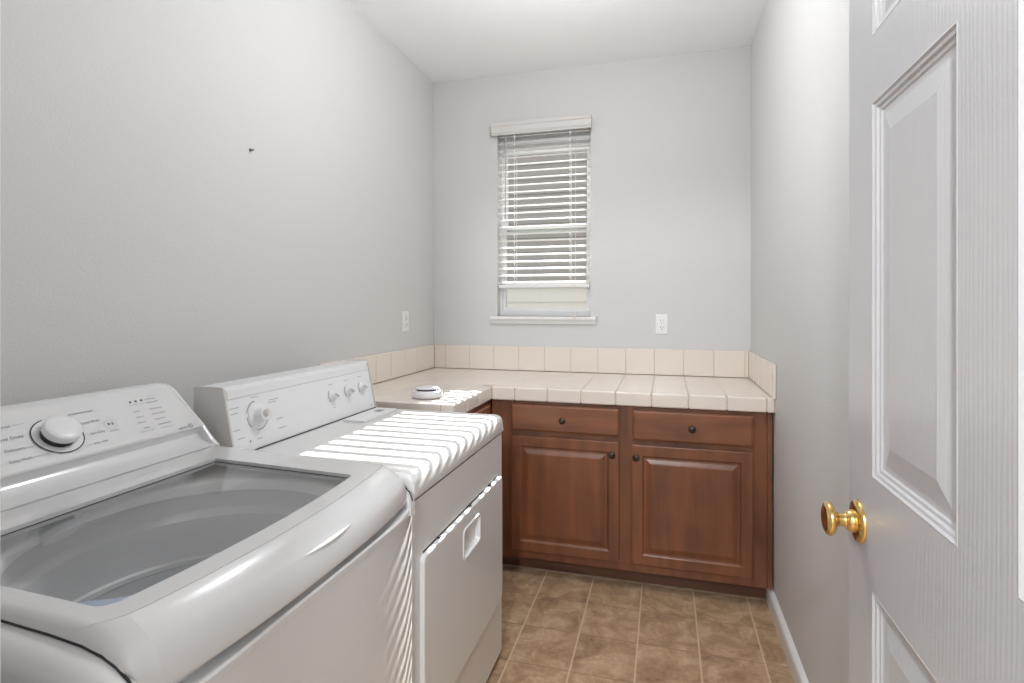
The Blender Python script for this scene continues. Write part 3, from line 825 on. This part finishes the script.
# cabinet
def body_outline(x_off, yoff=0, n=14, r=.020, xb=-1.30):
    y0, y1 = BY0+yoff, BY1-yoff
    pts = [(xb, y0)]
    for i in range(7):
        a = .5*PI*i/6
        pts.append((xbd(y0+r)+x_off - r + r*math.sin(a), y0 + r - r*math.cos(a)))
    for i in range(1, n):
        y = y0 + r + (y1-y0-2*r)*i/n
        pts.append((xbd(y)+x_off, y))
    for i in range(7):
        a = .5*PI*i/6
        pts.append((xbd(y1-r)+x_off - r + r*math.cos(a), y1 - r + r*math.sin(a)))
    pts.append((xb, y1))
    return pts
bm = bmesh.new()
prism(bm, body_outline(-.006), lambda p,q,t: (p,q,t), .03, .8285, cap=(True, False))
for (x, y) in ((-1.2,.55),(-.66,.55),(-1.2,1.10),(-.66,1.10)): lathe(bm, [(.02,0),(.02,.04)], Matrix.Translation((x,y,0)), 12)
obj('cabinet_body', bm, M_enamel, wa, smooth=True, angle=40)
bm = bmesh.new()
for ya, yb in ((BY0, WY0+.012), (BY1, WY1-.012)):        # rounded shoulders beside the lid
    bm2 = bmesh.new()
    pf = [(-1.30,.829)] + SH
    w = abs(yb-ya); sg = 1 if yb > ya else -1; loops = []
    for fr in (0,.02,.06,.12,.2,.3,.42,.56,.72,1.0):
        kx = rnd(fr*w, .024)
        loops.append([(p - (kx*.9 if p > -.66 else 0) , ya+sg*fr*w, max(.829, q - (kx if q > .83 else 0))) for p, q in pf])
    loft(bm2, loops, True, True)
    obj('shoulder', bm2, M_enamel, wa, smooth=True, angle=50)
o1 = body_outline(-.005); o0 = body_outline(-.008); o2 = body_outline(-.028, .044); o3 = body_outline(-.030, .044)
loft(bm, [[(p,q,.8285) for p,q in o0], [(p,q,.8295) for p,q in o1], [(p,q,.840) for p,q in o1], [(p,q,.8435) for p,q in body_outline(-.008)], [(p,q,.846) for p,q in o2], [(p,q,.862) for p,q in o2], [(p,q,.868) for p,q in body_outline(-.09, .044)]])
obj('upper_rim', bm, M_enamel, wa, smooth=True, angle=40)
for yy in (WY0+.0005, WY1-.0005):                        # shadow line between lid and shoulders
    bm = bmesh.new(); tube(bm, [(x, yy, z+.0012) for x, z in SH[1:-1]], .0019, 8); obj('lid_gap', bm, M_gap, wa)
bm = bmesh.new(); prism(bm, body_outline(-.009, .003), lambda p,q,t: (p,q,t), .824, .832, cap=(False, False)); obj('rim_seam', bm, M_gap, wa)
# deck with round mouth, tub ring and basket
TX, TY, TR = -.845, .828, .272
n = 64
bm = bmesh.new()
ol = []
for i in range(n):
    a = 2*PI*i/n; c, s = math.cos(a), math.sin(a)
    hx, hy = (.20 if c > 0 else .245), .325
    t = min(hx/abs(c) if abs(c) > 1e-6 else 9, hy/abs(s) if abs(s) > 1e-6 else 9)
    ol.append((TX+c*t, TY+s*t))
cir = lambda r, z: [(TX+r*math.cos(2*PI*i/n), TY+r*math.sin(2*PI*i/n), z) for i in range(n)]
loft(bm, [[(x,y,.926) for x,y in ol], [(TX+(x-TX)*.985,TY+(y-TY)*.985,.918) for x,y in ol], cir(TR+.022,.909) , cir(TR+.006,.905), cir(TR,.897), cir(TR,.878)])
obj('tub_cover', bm, M_tub, wa, smooth=True, angle=40)
bm = bmesh.new()
MT = Matrix.Translation((TX,TY,0))
lathe(bm, [(TR+.004,.880),(TR+.004,.840),(TR-.006,.831),(TR-.012,.826),(TR-.014,.800),(TR-.010,.793),(TR-.010,.740),(TR-.015,.736),(TR-.015,.726),(TR-.010,.722),(TR-.010,.60),(TR-.015,.592),(TR-.03,.50),(TR-.06,.46),(.05,.45),(0,.45)], MT, 64, False, True)
obj('drum', bm, M_drum, wa, smooth=True, angle=40)
bm = bmesh.new(); lathe(bm, [(.20,.452),(.19,.48),(.12,.50),(.06,.53),(.03,.56),(0,.565)], MT, 48, False, True); obj('impeller', bm, M_blue, wa, smooth=True)
bm = bmesh.new()
bm.faces.new([bm.verts.new((x, y, zt(x)-.0078)) for x, y in ((-.722,.523),(-.678,.521),(-.656,.538),(-.657,.574),(-.680,.547))])
obj('blue_strip', bm, M_blue, lid)
WC0, WC1 = .46, 1.180
# console: panel, trough and rounded ends
WA, WB = Vector((-1.170,0,.997)), Vector((-1.283,0,1.098))
face = [(-1.126,.951),(-1.140,.954),(-1.158,.960),(-1.171,.968),(-1.1775,.978),(-1.1765,.988),(-1.172,.9955),(-1.173,.9998),(-1.280,1.0955),(-1.290,1.1025),(-1.302,1.1065),(-1.316,1.1065),(-1.328,1.102),(-1.336,1.092),(-1.338,1.08),(-1.345,.93),(-1.126,.93)]
def rc(p, y, q):                                        # rounded upper corners of the console
    k = rnd(max(0, min(y-WC0, WC1-y)), .032)*.9
    w_ = min(1, max(0, (q-1.02)/.07))
    return (p + .745*k*w_, y, q - .666*k*w_)
cy_ = [WC0+.010+.0045*i for i in range(10)]
cy_ += [WC0+WC1-y for y in reversed(cy_)]
bm = bmesh.new(); loft(bm, [[rc(p, y, q) for p, q in face] for y in cy_], True, True); wc = obj('console', bm, M_enamel, wa, smooth=True, angle=32)
endp = [(-1.122,.950),(-1.129,.954),(-1.137,.961),(-1.150,.975),(-1.166,.9945),(-1.172,1.0010),(-1.2255,1.0490),(-1.2795,1.0972),(-1.289,1.1045),(-1.302,1.1085),(-1.317,1.1085),(-1.330,1.1035),(-1.339,1.093),(-1.343,1.08),(-1.349,.93),(-1.122,.93)]
cxm, czm = -1.25, 1.00
for y0, y1 in ((WC0,WC0+.014),(WC1-.014,WC1)):
    bm = bmesh.new(); w = y1-y0; loops = []
    for fr in (0,.04,.12,.25,.4,.6,.75,.88,.96,1.0):
        d = min(fr, 1-fr)*w; k = rnd(d, .006)
        lp = []
        for i, (p, q) in enumerate(endp):
            v = Vector((p-cxm, q-czm)); L = v.length
            v *= max(0, (L-k))/L
            lp.append(rc(cxm+v.x, y0+fr*w, czm+v.y))
        loops.append(lp)
    loft(bm, loops, True, True); obj('console_end', bm, M_enamel, wa, smooth=True, angle=50)
wu = (WB-WA).normalized(); wn = Vector((wu.z,0,-wu.x))
off = .0000
def wp(y, s, h=0): p = WA + wu*s + wn*h; return Vector((p.x, y, p.z))
WM = lambda y, s, h=.0012: frame_M(wp(y,s,h), (0,1,0), wn)
KYc, KS = .847, .066
M = WM(KYc, KS, 0)
bm = bmesh.new(); lathe(bm, [(.031,0),(.031,.013)], M, 48, False, True); kn = obj('cycle_knob_base', bm, M_black, wc, smooth=True)
bm = bmesh.new(); lathe(bm, [(.0320,.012),(.0345,.0135),(.0355,.019),(.0345,.0245),(.031,.0275),(.021,.029),(0,.0295)], M, 56); obj('cycle_knob', bm, M_wplast, wc, smooth=True, angle=60)
bm = bmesh.new(); lathe(bm, [(.0455,.0006),(.0455,.0014),(.042,.0016),(.034,.0014)], M, 64, False, False); obj('knob_skirt', bm, M_wplast, wc, smooth=True)
bm = bmesh.new(); arc(bm, WM(KYc,KS,.0018), .0468, .0024, math.radians(100), math.radians(372), 64); obj('dial_ring', bm, M_black, wc)
bm = bmesh.new()
def wtext(s, y, sl, w, size=.0095, al='LEFT'):
    b = bmesh.new(); text_into(b, s, WM(y, sl), size, al, w); obj('lettering', b, M_print, wc)
def piece(fn, *a, m=None, name='lettering'):
    global bm
    bm = bmesh.new(); fn(*a); obj(name, bm, m or M_letter, wc)
wtext('Deep Wash', .7405, .0250, .0385); wtext('Delicates', .7455, .0515, .0330); wtext('Heavy Duty', .735, .0805, .056, .010); wtext('Normal', .747, .1095, .0325)
wtext('Speed Wash', .9021, .0815, .041); wtext('Spin Only', .9060, .0492, .0315)
def dash(y0, y1, s, h=.0013):
    Mx = WM((y0+y1)/2, s); w = (y1-y0)/2
    bm.faces.new([bm.verts.new(Mx @ Vector(p)) for p in ((-w,-h,0),(w,-h,0),(w,h,0),(-w,h,0))])
def dashes(y0, y1, s, n, h=.0018, g=.35):
    w = (y1-y0)/n
    for i in range(n): dash(y0+i*w, y0+(i+1-g)*w, s, h)
piece(dashes,.8932,.9466,.114,9); piece(dashes,.8989,.914,.0247,3); piece(dashes,.917,.9305,.0247,3)
for a, b, s, k in ((1.0276,1.0461,.0867,4),(1.0243,1.0458,.069,5),(1.0188,1.040,.052,5),(1.0225,1.0388,.034,4),(1.0709,1.106,.0855,7),(1.067,1.104,.0693,7),(1.0634,1.093,.052,6),(1.0617,1.0972,.035,7),(1.0789,1.1084,.1183,6),(1.0754,1.1085,.107,7),(.9477,.9687,.0471,5)): piece(dashes, a, b, s, k, .0014)
for a, b, s in ((.7852,.806,.1135),(.7795,.797,.053),(.7837,.815,.028),(.8835,.895,.0245),(.889,.902,.0525),(.89,.90,.0845),(1.0306,1.0685,.1078),(1.0072,1.0454,.0244),(1.0596,1.1008,.0233),(1.0884,1.1161,.1272)): piece(dash, a, b, s, .0006, m=M_printl, name='guide_line')
bm = bmesh.new(); arc(bm, WM(.9595,.066), .0135, .0008, 0, 2*PI, 32); obj('button_ring', bm, M_printl, wc)
for y in (1.0393,1.0537,1.0685):
    bm = bmesh.new(); lathe(bm, [(.0030,0),(.0030,.0016)], WM(y,.118,0), 12); obj('indicator_light', bm, M_print, wc)
bm = bmesh.new()
vs = [bm.verts.new(WM(.9585,.0675) @ Vector(p)) for p in ((-.0045,-.004,0),(-.0045,.004,0),(.002,0,0))]; bm.faces.new(vs)
dash(.9630,.9642,.0675,.004); dash(.9658,.9670,.0675,.004)
obj('start_print', bm, M_print, wc)
bm = bmesh.new()
text_into(bm, 'adora', WM(1.1004,.0045), .0115, 'LEFT', .026)
arc(bm, WM(1.1375,.0085), .0058, .0016, 0, 2*PI, 24); arc(bm, WM(1.1375,.0085), .0025, .0012, .5, 5.2, 16)
obj('emblem', bm, M_print, wc)

# ------------------------------------------------------------------ lights, sky, camera
def light(kind, name, loc, energy, col=(1,1,1), **k):
    l = bpy.data.lights.new(name, kind); l.energy = energy; l.color = col
    for a, v in k.items(): setattr(l, a, v)
    o = bpy.data.objects.new(name, l); C.objects.link(o); o.location = loc
    return o
s = light('SUN', 'sun', (-.7, 12, 8), 42.0, (1,.985,.96), angle=math.radians(.35))
elev = math.radians(32.7)
s.rotation_euler = (-(PI/2-elev), 0, 0)
LC = (.955,.98,1)
light('POINT', 'ceiling_lamp', (-.36, 1.80, 2.42), 25, LC, shadow_soft_size=.09)
light('POINT', 'hall_fill', (-.12, -.85, 2.1), 130, LC, shadow_soft_size=.07)  # added fill light behind the camera, shining in through the doorway; no fixture there

w = bpy.data.worlds.new('sky'); SC.world = w; w.use_nodes = True
nt = w.node_tree; bg = nt.nodes['Background']
sky = nt.nodes.new('ShaderNodeTexSky'); sky.sky_type = 'HOSEK_WILKIE'; sky.turbidity = 3; sky.ground_albedo = .4
sky.sun_direction = (0, math.cos(elev), math.sin(elev))
mx = nt.nodes.new('ShaderNodeMix'); mx.data_type = 'RGBA'; mx.inputs[0].default_value = .5; mx.inputs[7].default_value = (1,1,1,1)
nt.links.new(sky.outputs[0], mx.inputs[6]); nt.links.new(mx.outputs[2], bg.inputs['Color'])
bg.inputs['Strength'].default_value = 2.1
w.cycles.sampling_method = 'NONE'

cam = bpy.data.cameras.new('camera'); co = bpy.data.objects.new('camera', cam); C.objects.link(co)
co.location = (0, 0, 1.3139); co.rotation_euler = (PI/2, 0, .2715)
cam.sensor_width = 36; cam.lens = 547.94/1024*36
cam.shift_y = -(341.5-304.98)/1024
cam.clip_start = .02
SC.camera = co
SC.view_settings.view_transform = 'Standard'; SC.view_settings.look = 'None'
SC.view_settings.gamma = 1; SC.view_settings.exposure = .12; SC.view_settings.use_curve_mapping = False
cy = SC.cycles
cy.use_denoising = True; cy.sample_clamp_indirect = 1.3; cy.use_light_tree = False; cy.max_bounces = 10; cy.diffuse_bounces = 6; cy.transparent_max_bounces = 12; cy.caustics_reflective = False; cy.caustics_refractive = False
